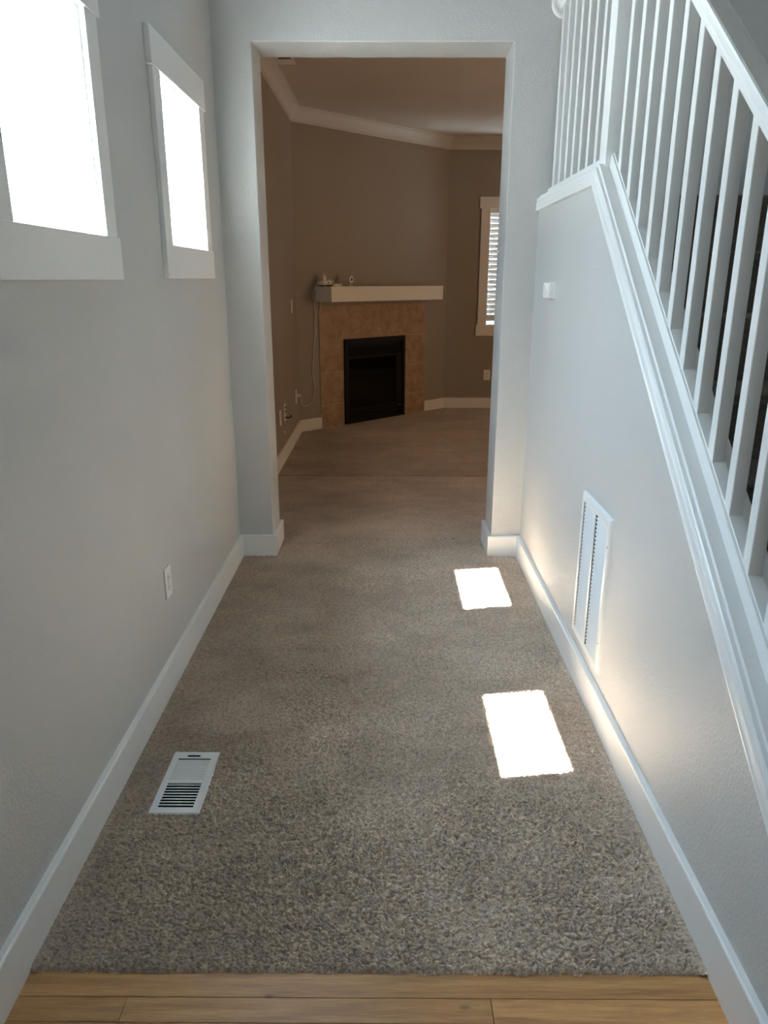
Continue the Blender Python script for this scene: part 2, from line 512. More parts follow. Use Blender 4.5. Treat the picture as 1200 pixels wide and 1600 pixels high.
# rounded cut edge against the oak
edge = np.clip((ys-YC)/0.014, 0, 1)
Z += (-0.013*(1-np.sqrt(1-(1-edge)**2)))[None, :]
wallgap = np.minimum(xs-xL-BBT, xR-BBT-xs)[:, None]
Z = np.where(wallgap < 0.02, Z*0.35, Z)
near_reg = (xs[:, None] > REG[0]-.012) & (xs[:, None] < REG[2]+.012) & (ys[None, :] > REG[1]-.012) & (ys[None, :] < REG[3]+.012)
Z = np.where(near_reg, Z*0.6, Z)
DY = np.zeros_like(Z); DY[:, :5] = (lattice(rng, xs, ys, 0.008, 0.01)[:, :5]-0.5)*0.004
def skip_hall(cx, cyy):
    wall = (cyy > D-0.004) & ((cx < OL+0.004) | (cx > OR-0.004))
    reg = (cx > REG[0]+0.012) & (cx < REG[2]-0.012) & (cyy > REG[1]+0.012) & (cyy < REG[3]-0.012)
    return wall | reg
# tufts lean over the rim of the floor register a little
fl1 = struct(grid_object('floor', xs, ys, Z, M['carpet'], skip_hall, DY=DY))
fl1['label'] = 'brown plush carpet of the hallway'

# far room carpet
xs2 = np.arange(XF-0.01, XE+0.05, 0.022); ys2 = np.unique(np.concatenate([np.arange(DB+0.015, YF+0.04, 0.018), np.arange(5.70, 5.77, 0.003)]))
Z2 = (lattice(rng, xs2, ys2, 0.05, 0.04)-0.5)*0.004+(lattice(rng, xs2, ys2, 0.4, 0.25)-0.5)*0.003-0.001
Z2 -= (0.016*np.exp(-((ys2-5.735)/0.006)**2))[None, :]
def skip_far(cx, cyy):
    s_n = (cx-FA.x)*FN.x+(cyy-FA.y)*FN.y
    return s_n < -0.05
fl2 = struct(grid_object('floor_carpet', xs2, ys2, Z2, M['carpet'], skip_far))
fl2.data.materials.append(M['dimmed_far_carpet'])
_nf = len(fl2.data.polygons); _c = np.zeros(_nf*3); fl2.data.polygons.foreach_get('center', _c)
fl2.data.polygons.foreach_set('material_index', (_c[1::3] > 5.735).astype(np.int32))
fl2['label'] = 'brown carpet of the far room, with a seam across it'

# subfloor below everything
struct(MB().box(-1.3, YB-0.3, -0.40, XE+0.3, YF+0.6, -0.18).build('floor_slab', M['dark']))

# oak strip floor in front of the carpet
board_w = 0.0585
wb = []
ya = YC+0.004
row = 0
mbw = MB(); tone = []
joints = {1: [-0.570, 0.232], 0: [1.1], 2: [-1.5, 0.02, 1.5], 3: [-0.3, 0.7], 4: [0.35]}
yrow = [YC+0.012, 1.2358]
while yrow[-1] > YB: yrow.append(yrow[-1]-board_w)
for i in range(len(yrow)-1):
    y1, y0 = yrow[i], yrow[i+1]
    js = joints.get(i, [random.uniform(-0.7, 0), random.uniform(0.3, 1.2)])
    cut = [xL+0.001]+[j for j in js if xL+.02 < j < XS-.02]+[XS]
    for a, b in zip(cut[:-1], cut[1:]):
        xm1 = b
        g = 0.0007
        mbw.add([(a+g, y0+g, -0.032), (xm1-g, y0+g, -0.032), (xm1-g, y1-g, -0.032), (a+g, y1-g, -0.032),
                 (a+g, y0+g, -0.012), (xm1-g, y0+g, -0.012), (xm1-g, y1-g, -0.012), (a+g, y1-g, -0.012)],
                [(0, 3, 2, 1), (4, 5, 6, 7), (0, 1, 5, 4), (1, 2, 6, 5), (2, 3, 7, 6), (3, 0, 4, 7)])
        tone.append({(0, 0): 0.42, (1, 0): 0.25, (1, 1): 0.38, (1, 2): 0.9}.get((i, cut.index(a)), random.random()))
wood = struct(mbw.build('wood_floor', M['wood'], bevel=0.0006, seg=1))
at = wood.data.attributes.new('board', 'FLOAT', 'FACE')
fi = []
for t in tone: fi += [t]*6
at.data.foreach_set('value', fi)

# ------------------------------------------------------------------ walls
W1 = (1.722, 2.284, 1.617, 2.195)      # window openings in the left wall: y0, y1, z0, z1
W2 = (2.978, 3.548, 1.621, 2.203)
def in_w(u, v): return any(a < u < b and c < v < d for a, b, c, d in (W1, W2))
struct(wall_panel(0, xL, WEST-xL, [YB-0.15, W1[0], W1[1], W2[0], W2[1], D], [-0.2, 1.617, 1.621, 2.195, 2.203, HC], in_w)
       .build('wall_left', M['wall'], merge=True))
struct(wall_panel(1, D, T, [xL-0.15, CL[0], OL, CL[1], OR, XS+0.15], [-0.2, OH, CL[2], CL[3], HC], lambda u, v: (OL < u < OR and v < OH) or (CL[0] < u < CL[1] and CL[2] < v < CL[3]))
       .build('wall_front', M['wall'], merge=True, bevel=0.004))
BW = (-0.14, 0.46, 2.28, 2.66)         # added transom over the front door, for light from behind
struct(wall_panel(1, YB, -0.15, [xL-0.15, BW[0], BW[1], XS+0.15], [-0.2, BW[2], BW[3], HC], lambda u, v: BW[0] < u < BW[1] and BW[2] < v < BW[3])
       .build('wall_back', M['wall'], merge=True))
struct(MB().box(XS, YB-0.15, -0.2, XS+0.15, D, HC).build('wall_stair', M['wall']))
struct(MB().box(xL-0.15, YB-0.15, HC, XS+0.15, DB, HC+0.15).build('ceiling_hall', M['ceil']))
# far room
struct(MB().box(XF-0.15, DB-0.02, -0.2, XF, 7.6, CZ+0.05).build('wall_left_far', M['far_wall']))
P0 = FA; P1 = FA+FU*FLEN
FBH = (0.625, 1.480, 0.03, 0.875)      # firebox hole in the corner wall (s, z)
ow = wall_panel(1, 0.0, 0.10, [-0.15, FBH[0], FBH[1], FLEN+0.12], [-0.2, FBH[2], FBH[3], CZ+0.05], lambda u, v: FBH[0] < u < FBH[1] and FBH[2] < v < FBH[3]).build('wall_corner', M['far_wall'], loc=(FA.x, FA.y, 0), rotz=FROT, merge=True)
struct(ow)
W3 = (1.168, 2.060, 0.985, 2.268)
struct(wall_panel(1, YF, 0.16, [0.55, W3[0], W3[1], XE+0.15], [-0.2, W3[2], W3[3], CZ+0.05], lambda u, v: W3[0] < u < W3[1] and W3[2] < v < W3[3])
       .build('wall_end', M['far_wall'], merge=True))
struct(MB().box(XE, DB-0.02, -0.2, XE+0.15, YF+0.16, CZ+0.05).build('wall_right_far', M['far_wall']))
struct(MB().box(XS, D+0.08, -0.2, XE+0.15, DB, CZ+0.05).build('wall_near_far', M['far_wall']))
struct(MB().box(XF-0.15, DB-0.01, CZ, XE+0.15, YF+0.2, CZ+0.15).build('ceiling_far', M['far_ceil']))

# ------------------------------------------------------------------ stringer wall, its raked cap, railing
TH = math.atan(0.776)
def w2y(w, y): return w+0.776*(y-2.0)
WB, ZB = 1.1197, 1.825                       # board bottom line: raked (z at y=2) and level
YM = 2.0+(ZB-WB)/0.776                       # mitre point of the bottom line
YN = 0.86                                    # lower end of the stringer wall
wall_pts = [(YN-0.03, -0.2), (D, -0.2), (D, ZB+0.05), (YM-0.018, ZB+0.05), (YN-0.03, w2y(WB+0.06, YN-0.03))]
struct(MB().prism(wall_pts, 0, xR, WX).build('wall_right', M['wall']))

def raked(prof, y_lo, y_hi=D, wb=WB, zb=ZB):
    """prof (x, h); swept along the raked line then the level line, mitred"""
    ym = 2.0+(zb-wb)/0.776
    half = TH/2
    rings = []
    nrm = (-math.sin(TH), math.cos(TH))
    rings.append([(x, y_lo, w2y(wb, y_lo)+h/math.cos(TH)) for x, h in prof])
    rings.append([(x, ym-h*math.tan(half), zb+h) for x, h in prof])
    rings.append([(x, y_hi, zb+h) for x, h in prof])
    return MB().rings(rings)
def mirror(prof, xc=0.8125):
    return prof+[(2*xc-x, h) for x, h in prof[::-1]]
cap_prof = mirror([(0.7485, -0.001), (0.7345, 0.0), (0.7338, 0.006), (0.7362, 0.010), (0.7364, 0.016), (0.7352, 0.019),
                   (0.7352, 0.033), (0.7375, 0.0365), (0.7378, 0.041), (0.7388, 0.043), (0.7368, 0.0465), (0.7372, 0.053), (0.7405, 0.0570),
                   (0.7504, 0.0570), (0.7504, 0.0665), (0.7515, 0.0680)])
tr = struct(raked(cap_prof, YN).build('trim_1', M['trim']))
tr['label'] = 'white moulded cap along the top of the stringer wall'
# level + raked railing
rail = thing('stair_railing', 'white wooden stair railing with square balusters on the sloped stringer wall', 'railing', (0.8125, 2.91, 1.89))
ORG = Vector((0.8125, 2.91, 1.89))
def rel(mb):
    mb.v = [(x-ORG.x, y-ORG.y, z-ORG.z) for x, y, z in mb.v]; return mb
shoe = mirror([(0.7850, 0.0675), (0.7862, 0.075), (0.7885, 0.093), (0.7905, 0.0995), (0.7963, 0.1), (0.7965, 0.1045)])
rel(raked(shoe, YN+0.02)).build('shoe_rail', M['trim'], rail)
hr = mirror([(0.7970, 0.0), (0.7935, 0.003), (0.7925, 0.013), (0.7950, 0.0165), (0.7950, 0.026), (0.7850, 0.0290),
             (0.7826, 0.0335), (0.7824, 0.0460), (0.7850, 0.0510), (0.7900, 0.0530)])
HW = 1.996                                   # underside of the handrail on the raked line (z at y=2)
HZ = HW+0.776*(YM-0.02-2.0)
rel(raked(hr, YN+0.02, wb=HW, zb=HZ)).build('handrail', M['trim'], rail)
b2 = 0.016
ybal = [1.897+0.016+0.1258*k for k in range(-8, 8)]
for y in ybal:
    zb0 = w2y(WB, y)+0.1/math.cos(TH)-0.004; zt0 = w2y(HW, y)+0.004
    if y > 2.83: continue
    s = 0.776*b2
    mb = MB()
    v = [(0.8125+sx*b2, y+sy_*b2, (zb0+sy_*s)) for sy_ in (-1, 1) for sx in (-1, 1)]+[(0.8125+sx*b2, y+sy_*b2, (zt0+sy_*s)) for sy_ in (-1, 1) for sx in (-1, 1)]
    mb.add(v, [(0, 2, 3, 1), (4, 5, 7, 6), (0, 1, 5, 4), (2, 6, 7, 3), (0, 4, 6, 2), (1, 3, 7, 5)])
    rel(mb).build('baluster', M['trim'], rail, bevel=0.0015, seg=1)
for k in range(7):
    y = 3.121+0.1262*k+0.016-0.0
    rel(MB().box(0.8125-b2, y-b2, ZB+0.096, 0.8125+b2, y+b2, HZ+0.004)).build('baluster', M['trim'], rail, bevel=0.0015, seg=1)
rel(MB().box(0.7675, 2.872, 1.860, 0.8575, 2.955, HZ+0.012)).build('newel_post', M['trim'], rail, bevel=0.003)
rel(MB().box(0.7675, YN-0.062, -0.012, 0.8575, YN+0.025, w2y(HW, YN)+0.16).box(0.760, YN-0.07, w2y(HW, YN)+0.16, 0.865, YN+0.033, w2y(HW, YN)+0.18)).build('newel_post', M['trim'], rail, bevel=0.003)
ro = MB()
rc = Vector((0.8125, 0, HZ+0.025))
rings = []
for rr, yy in ((0.060, D), (0.062, D-0.008), (0.058, D-0.014), (0.047, D-0.016), (0.044, D-0.012), (0.001, D-0.012)):
    rings.append([(rc.x+rr*math.cos(t), yy, rc.z+rr*math.sin(t)) for t in [2*math.pi*q/32 for q in range(32)]])
ro.rings(rings)
rel(ro).build('rosette', M['trim'], rail, smooth=True)

# stairs behind the stringer wall
st = thing('staircase', 'carpeted staircase, colour darkened as shade, climbing behind the white balusters', 'stairs', (1.37, 0.7, 0))
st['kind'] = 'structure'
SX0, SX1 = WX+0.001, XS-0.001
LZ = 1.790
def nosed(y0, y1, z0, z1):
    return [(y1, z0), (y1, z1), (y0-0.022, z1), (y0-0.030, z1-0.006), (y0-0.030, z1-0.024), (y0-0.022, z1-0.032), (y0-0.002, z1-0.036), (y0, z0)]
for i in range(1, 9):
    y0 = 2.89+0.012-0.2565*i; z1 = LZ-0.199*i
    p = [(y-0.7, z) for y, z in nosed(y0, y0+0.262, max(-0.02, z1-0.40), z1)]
    MB().prism(p, 0, SX0-1.37, SX1-1.37).build('step', M['shaded_stair_carpet'], st)
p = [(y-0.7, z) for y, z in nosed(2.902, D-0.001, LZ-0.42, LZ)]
MB().prism(p, 0, SX0-1.37, SX1-1.37).build('landing', M['shaded_stair_carpet'], st)

# ------------------------------------------------------------------ baseboards and crown
bb = [(0.0, -0.012), (BBT, -0.012), (BBT, BBH-0.006), (BBT-0.0015, BBH-0.002), (BBT-0.005, BBH), (0.0, BBH)]
fs0 = FA+FU*0.2735; fs1 = FA+FU*1.8475
lp = [(xL, YB), (xL, D), (OL, D), (OL, DB), (XF, DB), (XF, FA.y-(FA.x-XF)*0), tuple(fs0)]
lp[5] = (XF, FA.y+(XF-FA.x)*FU.y/FU.x)
for nm, a, b in (('baseboard_left', 0, 1), ('baseboard_front_left', 1, 3), ('baseboard_far_left', 3, 5), ('baseboard_corner_left', 5, 6)):
    struct(plan_sweep(lp, bb, a, b).build(nm, M['trim']))
pc = FA+FU*((YF-FA.y)/FU.y)
rp = [tuple(fs1), tuple(pc), (XE, YF), (XE, DB), (OR, DB), (OR, D), (xR, D), (xR, YN-0.05)]
for nm, a, b in (('baseboard_corner_right', 0, 1), ('baseboard_end', 1, 2), ('baseboard_far_right', 2, 4), ('baseboard_front_right', 4, 6), ('baseboard_right', 6, 7)):
    struct(plan_sweep(rp, bb, a, b).build(nm, M['trim']))
cz = CZ
crown = [(0, cz-0.122), (0.010, cz-0.122), (0.014, cz-0.117), (0.014, cz-0.106), (0.020, cz-0.103), (0.022, cz-0.096), (0.030, cz-0.080),
         (0.042, cz-0.060), (0.056, cz-0.042), (0.070, cz-0.028), (0.076, cz-0.023), (0.078, cz-0.016), (0.086, cz-0.013), (0.090, cz-0.008), (0.090, cz), (0, cz)]
cpth = [(XF, DB), lp[5], tuple(pc), (XE, YF), (XE, DB)]
for nm, a, b in (('trim_2', 0, 1), ('trim_3', 1, 2), ('trim_4', 2, 4)):
    struct(plan_sweep(cpth, crown, a, b).build(nm, M['crown']))

# ------------------------------------------------------------------ hall windows
def hall_window(name, W, label):
    y0, y1, z0, z1 = W
    win = bpy.data.objects.new(name, None); COL.objects.link(win); win['kind'] = 'structure'; win['label'] = label
    win.location = (xL, (y0+y1)/2, z0); win.empty_display_size = 0.05
    ox, oy, oz = win.location
    def pt(mb, nm, mat, bevel=0.002):
        mb.v = [(x-ox, y-oy, z-oz) for x, y, z in mb.v]
        return mb.build(nm, mat, win, bevel=bevel)
    c = xL+0.018
    cw = 0.088
    pt(MB().box(xL, y0-cw-0.018, z1, c+0.004, y1+cw+0.018, z1+0.122), 'head_casing', M['trim'])
    pt(MB().box(xL, y0-cw-0.012, z0-0.120, c+0.003, y1+cw+0.012, z0+0.001), 'apron', M['trim'])
    pt(MB().box(xL, y0-cw, z0+0.001, c, y0, z1), 'side_casing', M['trim'])
    pt(MB().box(xL, y1, z0+0.001, c, y1+cw, z1), 'side_casing', M['trim'])
    j = 0.010
    fx = -0.925
    pt(MB().box(fx, y0, z0, xL+0.001, y0+0.004, z1).box(fx, y1-0.004, z0, xL+0.001, y1, z1)
       .box(fx, y0+.004, z1-0.004, xL+0.001, y1-.004, z1).box(fx, y0+.004, z0, xL+0.001, y1-.004, z0+0.004), 'jamb_liner', M['trim'], 0)
    fw = 0.036
    mb = MB()
    for (a, b, cc, d) in ((y0, y0+fw, z0, z1), (y1-fw, y1, z0, z1), (y0+fw, y1-fw, z0, z0+fw), (y0+fw, y1-fw, z1-fw, z1)):
        mb.box(WEST-0.01, a, cc, fx, b, d)
    pt(mb, 'window_frame', M['vinyl'], 0.003)
    mb = MB(); g = 0.006
    for (a, b, cc, d) in ((y0+fw, y0+fw+g, z0+fw, z1-fw), (y1-fw-g, y1-fw, z0+fw, z1-fw), (y0+fw+g, y1-fw-g, z0+fw, z0+fw+g), (y0+fw+g, y1-fw-g, z1-fw-g, z1-fw)):
        mb.box(-0.964, a, cc, -0.946, b, d)
    pt(mb, 'glazing_bead', M['vinyl'], 0)
    pt(MB().box(xL-0.002, y1-0.0046, z0+.004, xL+0.002, y1-0.0036, z1-.004).box(xL-0.002, y0+.004, z1-0.0046, xL+0.002, y1-.004, z1-0.0036), 'casing_joint', M['gasket'], 0)
    pt(MB().box(-0.958, y0+fw, z0+fw, -0.952, y1-fw, z1-fw), 'pane', M['glass'], 0)
    return win
hall_window('window_1', W1, 'nearer bright square window high in the left hall wall')
hall_window('window_2', W2, 'farther bright square window on the left, beside the wide opening')

# added upper window, out of view, put in to light the hall floor
x0, x1, z0, z1 = CL
fwn = MB()
for (a, b, c, d) in ((x0, x0+.05, z0, z1), (x1-.05, x1, z0, z1), (x0+.05, x1-.05, z0, z0+.05), (x0+.05, x1-.05, z1-.05, z1)):
    fwn.box(a, D+.06, c, b, D+.12, d)
w6 = struct(fwn.build('added_upper_window', M['vinyl'], bevel=0.003))
MB().box(x0+.05, D+.088, z0+.05, x1-.05, D+.094, z1-.05).build('pane', M['glass'], w6)  # pane of the added upper window
# unseen transom added for light from behind, and the front door
fwn = MB()
x0, x1, z0, z1 = BW
for (a, b, c, d) in ((x0, x0+.03, z0, z1), (x1-.03, x1, z0, z1), (x0+.03, x1-.03, z0, z0+.03), (x0+.03, x1-.03, z1-.03, z1)):
    fwn.box(a, YB-0.12, c, b, YB-0.05, d)
w4 = struct(fwn.build('added_transom_window', M['vinyl'], bevel=0.003))
MB().box(x0+.03, YB-0.09, z0+.03, x1-.03, YB-0.085, z1-.03).build('pane', M['glass'], w4)  # pane of the added transom

dr = MB().box(-0.30, YB, -0.012, 0.62, YB+0.04, 2.05)
for zz in ((0.25, 0.95), (1.15, 1.85)):
    for xx in ((-0.18, 0.10), (0.22, 0.50)):
        dr.box(xx[0], YB+0.04, zz[0], xx[1], YB+0.046, zz[1])
dr = struct(dr.build('door_1', M['trim'], bevel=0.004))
MB().cyl((0.56, YB+0.04, 1.0), (0.56, YB+0.07, 1.0), 0.012).cyl((0.56, YB+0.07, 1.0), (0.56, YB+0.105, 1.0), 0.028).build('door_knob', M['steel'], dr, smooth=True)
cs = MB().box(-0.41, YB, -0.012, -0.305, YB+0.02, 2.06).box(0.625, YB, -0.012, 0.73, YB+0.02, 2.06).box(-0.43, YB, 2.06, 0.75, YB+0.022, 2.18)
cs.build('door_casing', M['trim'], dr, bevel=0.002)

# ------------------------------------------------------------------ far room window and blind
w3 = bpy.data.objects.new('window_3', None); COL.objects.link(w3); w3['kind'] = 'structure'
w3['label'] = 'white trimmed window of the far room, partly behind the opening edge'
w3.location = (1.614, YF, 0.985); ox, oy, oz = w3.location
def pt3(mb, nm, mat, bevel=0.002, parent=None):
    mb.v = [(x-ox, y-oy, z-oz) for x, y, z in mb.v]
    return mb.build(nm, mat, w3 if parent is None else parent, bevel=bevel)
x0, x1, z0, z1 = W3
pt3(MB().box(x0-.121, YF-.022, z1, x1+.121, YF, z1+.122), 'head_casing', M['trim'])
pt3(MB().box(x0-.120, YF-.021, z0-.126, x1+.120, YF, z0+.001), 'apron', M['trim'])
pt3(MB().box(x0-.101, YF-.018, z0+.001, x0, YF, z1), 'side_casing', M['trim'])
pt3(MB().box(x1, YF-.018, z0+.001, x1+.101, YF, z1), 'side_casing', M['trim'])
pt3(MB().box(x0, YF-.001, z0, x0+.004, YF+.1, z1).box(x1-.004, YF-.001, z0, x1, YF+.1, z1).box(x0+.004, YF-.001, z1-.004, x1-.004, YF+.1, z1).box(x0+.004, YF-.001, z0, x1-.004, YF+.1, z0+.004), 'jamb_liner', M['trim'], 0)
mb = MB(); f = .04
for (a, b, c, d) in ((x0, x0+f, z0, z1), (x1-f, x1, z0, z1), (x0+f, x1-f, z0, z0+f), (x0+f, x1-f, z1-f, z1)):
    mb.box(a, YF+.10, c, b, YF+.165, d)
pt3(mb, 'window_frame', M['vinyl'], .003)
pt3(MB().box(x0+f, YF+.13, z0+f, x1-f, YF+.136, z1-f), 'pane', M['glass'], 0)
bl = thing('window_blind', 'white horizontal slat blind hanging in the far room window', 'blind', ((x0+x1)/2, YF+.045, z1-.004))
bx = (x0+x1)/2; bz = z1-.004; by = YF+.045
MB().box(x0+.006-bx, -.036, -.045, x1-.006-bx, .030, 0).build('head_rail', M['blind'], bl, bevel=.002)
tilt = R(70); hw = .0287; pitch = .0560
k = 0; zz = -.072
while zz > -(z1-z0)+.075:
    dy, dz = hw*math.cos(tilt), hw*math.sin(tilt); ty, tz = .0014*math.sin(tilt), .0014*math.cos(tilt)
    pr = [(-dy-ty, zz+dz-tz), (dy-ty, zz-dz-tz), (dy+ty, zz-dz+tz), (-dy+ty, zz+dz+tz)]
    MB().prism(pr, 0, x0+.009-bx, x1-.009-bx).build('slat', M['blind'], bl)
    zz -= pitch; k += 1
MB().box(x0+.009-bx, -.022, zz+.012, x1-.009-bx, .022, zz+.030).build('bottom_rail', M['blind'], bl, bevel=.003)
for xx in (x0+.12, bx, x1-.12):
    MB().box(xx-bx-.001, -.027, zz+.03, xx-bx+.001, -.0255, -.04).build('ladder_cord', M['cord'], bl)

fe = thing('added_fence', 'added board screen outside the far room window, cutting sky light behind the blind', 'added_fence', (1.6, YF+1.35, -0.4))  # unseen boards added to cut the sky light through the blind
fe['kind'] = 'structure'
for k in range(17):
    xx = -1.36+.17*k
    MB().box(xx-.078, 0, 0, xx+.078, .02, 2.95+.01*(k % 3)).build('board', M['added_fence'], fe, bevel=.003, seg=1)
for zz in (.5, 1.5, 2.5):
    MB().box(-1.46, .02, zz, 1.46, .06, zz+.09).build('added_fence_rail', M['added_fence'], fe)
# added panel behind the unseen area lamp that lights the room from the right
cw = struct(MB().box(XE-.012, 5.42, .70, XE, 7.18, 2.30).build('added_light_panel', M['trim'], bevel=.002))

# ------------------------------------------------------------------ fireplace
fp = thing('fireplace', 'black glass fronted gas fireplace in a tan tile surround', 'fireplace', Fw(1.06, 0, 0), FROT)
S0 = 1.06
TT = 0.010
TL, TRt = 0.2750, 1.8450
tiles = MB(); g = 0.0022
rows = [(0.0, .235), (.235, .568), (.568, .900), (.900, 1.240)]
for (a, b) in rows:
    tiles.box(TL-S0+g, -TT, a+g, .598-S0-g, 0, b-g)
    tiles.box(1.512-S0+g, -TT, a+g, TRt-S0-g, 0, b-g)
for (a, b) in ((.598, 1.512),):
    tiles.box(a-S0+g*.25, -TT, .900+g, b-S0-g*.25, 0, 1.240-g)
tsur = tiles.build('tile_surround', M['tile'], fp, bevel=.0015, seg=2)
MB().box(TL-S0, -TT+.0012, 0, .598-S0, -.0005, 1.24).box(1.512-S0, -TT+.0012, 0, TRt-S0, -.0005, 1.24).box(.598-S0, -TT+.0012, .9, 1.512-S0, -.0005, 1.24).build('grout', M['grout'], tsur)
A, B, H = .600-S0, 1.505-S0, .897
fr = MB()
o0 = -.030
fr.box(A, o0, 0.0, A+.040, 0, H).box(B-.040, o0, 0.0, B, 0, H).box(A+.040, o0, H-.055, B-.040, 0, H).box(A+.040, o0, 0.0, B-.040, 0, .022)
fr.build('face_frame', M['black_metal'], fp, bevel=.002)
lv = MB()
for zc in (.800, .768, .736):
    lv.prism([(-.026, zc-.010), (-.024, zc-.012), (-.004, zc+.010), (-.006, zc+.014)], 0, A+.042, B-.042)
lv.box(A+.042, -.002, .722, B-.042, .004, H-.055)
lv.build('upper_louver', M['black_metal'], fp)
lv = MB()
for zc in (.046, .080, .114):
    lv.prism([(-.026, zc-.010), (-.022, zc-.012), (-.004, zc+.008), (-.008, zc+.013), (-.026, zc-.004)], 0, A+.042, B-.042)
lv.box(A+.042, -.002, .022, B-.042, .004, .130)
lv.build('lower_louver', M['black_metal'], fp)
gf = MB()
gz0, gz1 = .135, .718
for (a, b, c, d) in ((A+.042, A+.062, gz0, gz1), (B-.135, B-.042, gz0, gz1), (A+.062, B-.135, gz0, gz0+.02), (A+.062, B-.135, gz1-.03, gz1)):
    gf.box(a, -.018, c, b, -.002, d)
gf.build('glass_frame', M['black_metal'], fp, bevel=.002)
MB().box(A+.062, -.012, gz0+.02, B-.135, -.008, gz1-.03).build('fire_glass', M['fire_glass'], fp)
MB().box(B-.105, -.0275, .1255, B-.060, -.0265, .1315).build('maker_badge', M['steel'], fp)
fbx = MB()
fbx.add([(A+.03, 0, .03), (B-.03, 0, .03), (B-.03, 0, .87), (A+.03, 0, .87), (A+.14, .36, .03), (B-.14, .36, .03), (B-.14, .36, .87), (A+.14, .36, .87)],
        [(0, 1, 5, 4), (3, 7, 6, 2), (0, 4, 7, 3), (1, 2, 6, 5), (4, 5, 6, 7)])
fbx.build('firebox', M['dark'], fp)
lg = MB()
for (x, y, z, L, a, r) in ((-.12, .14, .20, .40, .15, .035), (.05, .20, .25, .34, -.25, .03), (-.05, .22, .21, .42, .05, .038), (-.16, .10, .24, .22, .6, .024)):
    pts = [(x-L/2*math.cos(a)+L*math.cos(a)*t/6, y+L*math.sin(a)*(t/6-.5)*.4, z+.012*math.sin(t*1.7)) for t in range(7)]
    lg.tube(pts, [r*(.8+.25*math.sin(t*2.1+L*9)) for t in range(7)], 10)
lg.box(-.36, .06, .03, .22, .32, .165)
lg.build('ceramic_logs', M['log'], fp, smooth=True)

# mantel
mt = thing('mantel_shelf', 'white box mantel shelf above the tiled fireplace', 'mantel', Fw(1.0565, 0, 1.285), FROT)
hl = 0.8165; mh = .145; md = .25
MB().box(-hl, -md+.006, 0, hl, 0, mh).build('box_beam', M['trim'], mt, bevel=.002)
MB().box(-hl, -md, 0, hl, -md+.006, .018).box(-hl, -md, mh-.028, hl, -md+.006, mh).box(-hl, -md, .018, -hl+.026, -md+.006, mh-.028).box(hl-.026, -md, .018, hl, -md+.006, mh-.028).build('face_moulding', M['trim'], mt, bevel=.0015)

# things on the mantel
MZ = 1.4305
ps = thing('power_strip', 'white power strip with plugs crowding the left end of the mantel', 'power strip', Fw(.315, .075, MZ), FROT)
MB().box(-.085, -.030, .012, .085, .030, .052).build('strip_body', M['white_plastic'], ps, bevel=.006)
MB().box(-.060, -.022, 0, -.03, .022, .012).box(.03, -.022, 0, .06, .022, .012).build('foot', M['black_plastic'], ps)
MB().box(-.046, -.020, .052, -.004, .018, .098).prism([(-.036, .098), (-.014, .098), (-.020, .126), (-.030, .126)], 1, -.012, .010).build('plug_adapter', M['cord'], ps, bevel=.004)
MB().box(.018, -.016, .052, .058, .016, .064).build('plug', M['cord'], ps, bevel=.003)
for xx in (-.065, .012, .066):
    MB().box(xx-.010, -.0306, .022, xx+.010, -.0298, .044).build('socket', M['gasket'], ps)
t = thing('charger', 'small white charger lying between the power strip and the little box', 'charger', Fw(.345, .185, MZ), FROT)
MB().box(-.028, -.018, 0, .030, .018, .024).build('body', M['white_plastic'], t, bevel=.005)
MB().tube([(.028, 0, .012), (.045, .004, .010), (.055, .02, .006)], .0035, 8).build('lead', M['cord'], t, smooth=True)
t = thing('small_box', 'tiny white box with a dark button left of the camera on the mantel', 'box', Fw(.405, .165, MZ), FROT)
MB().box(-.010, -.015, 0, .034, .015, .025).build('body', M['white_plastic'], t, bevel=.003)
MB().cyl((.010, -.0158, .0135), (.010, -.0148, .0135), .006, 14).build('button', M['black_plastic'], t)
t = thing('security_camera', 'small white round faced camera on a stand on the mantel', 'camera', Fw(.585, .14, MZ), FROT)
ms = MB()
ms.rings([[(r*math.cos(a), r*math.sin(a), z) for a in [2*math.pi*k/20 for k in range(20)]] for r, z in ((.024, 0), (.026, .003), (.024, .006), (.008, .008), (.006, .012), (.006, .042))])
ms.build('stand', M['white_plastic'], t, smooth=True)
hd = MB(); cz_ = .066
hd.rings([[(r*math.cos(a), y, cz_+r*1.12*math.sin(a)) for a in [2*math.pi*k/24 for k in range(24)]] for r, y in ((.012, .026), (.026, .022), (.030, .012), (.030, -.012), (.027, -.018), (.020, -.019))])
hd.build('head', M['white_plastic'], t, smooth=True)
MB().rings([[(r*math.cos(a)+.001, y, cz_+r*1.25*math.sin(a)) for a in [2*math.pi*k/20 for k in range(20)]] for r, y in ((.013, -.019), (.013, -.0205), (.004, -.0215))]).build('lens', M['black_plastic'], t, smooth=True)

# ------------------------------------------------------------------ cords
def smooth_path(pts, n=6):
    P = [Vector(p) for p in pts]; out = []
    for i in range(len(P)-1):
        p0, p1, p2, p3 = P[max(i-1, 0)], P[i], P[i+1], P[min(i+2, len(P)-1)]
        for k in range(n):
            t = k/n
            out.append(.5*((2*p1)+(p2-p0)*t+(2*p0-5*p1+4*p2-p3)*t*t+(3*p1-p0-3*p2+p3)*t**3))
    out.append(P[-1]); return out
c1 = [(.245, .075, 1.462), (.222, .06, 1.452), (.206, .03, 1.405), (.203, .012, 1.35), (.214, .010, 1.26), (.219, .010, 1.17), (.214, .010, 1.10), (.215, .010, 1.01),
      (.212, .010, .92), (.194, .010, .82), (.182, .010, .67), (.176, .010, .57), (.189, .010, .474), (.194, .010, .408), (.177, .012, .355), (.141, .014, .29),
      (.085, .03, .268), (.04, .06, .268)]
pts = [Fw(*p) for p in c1]
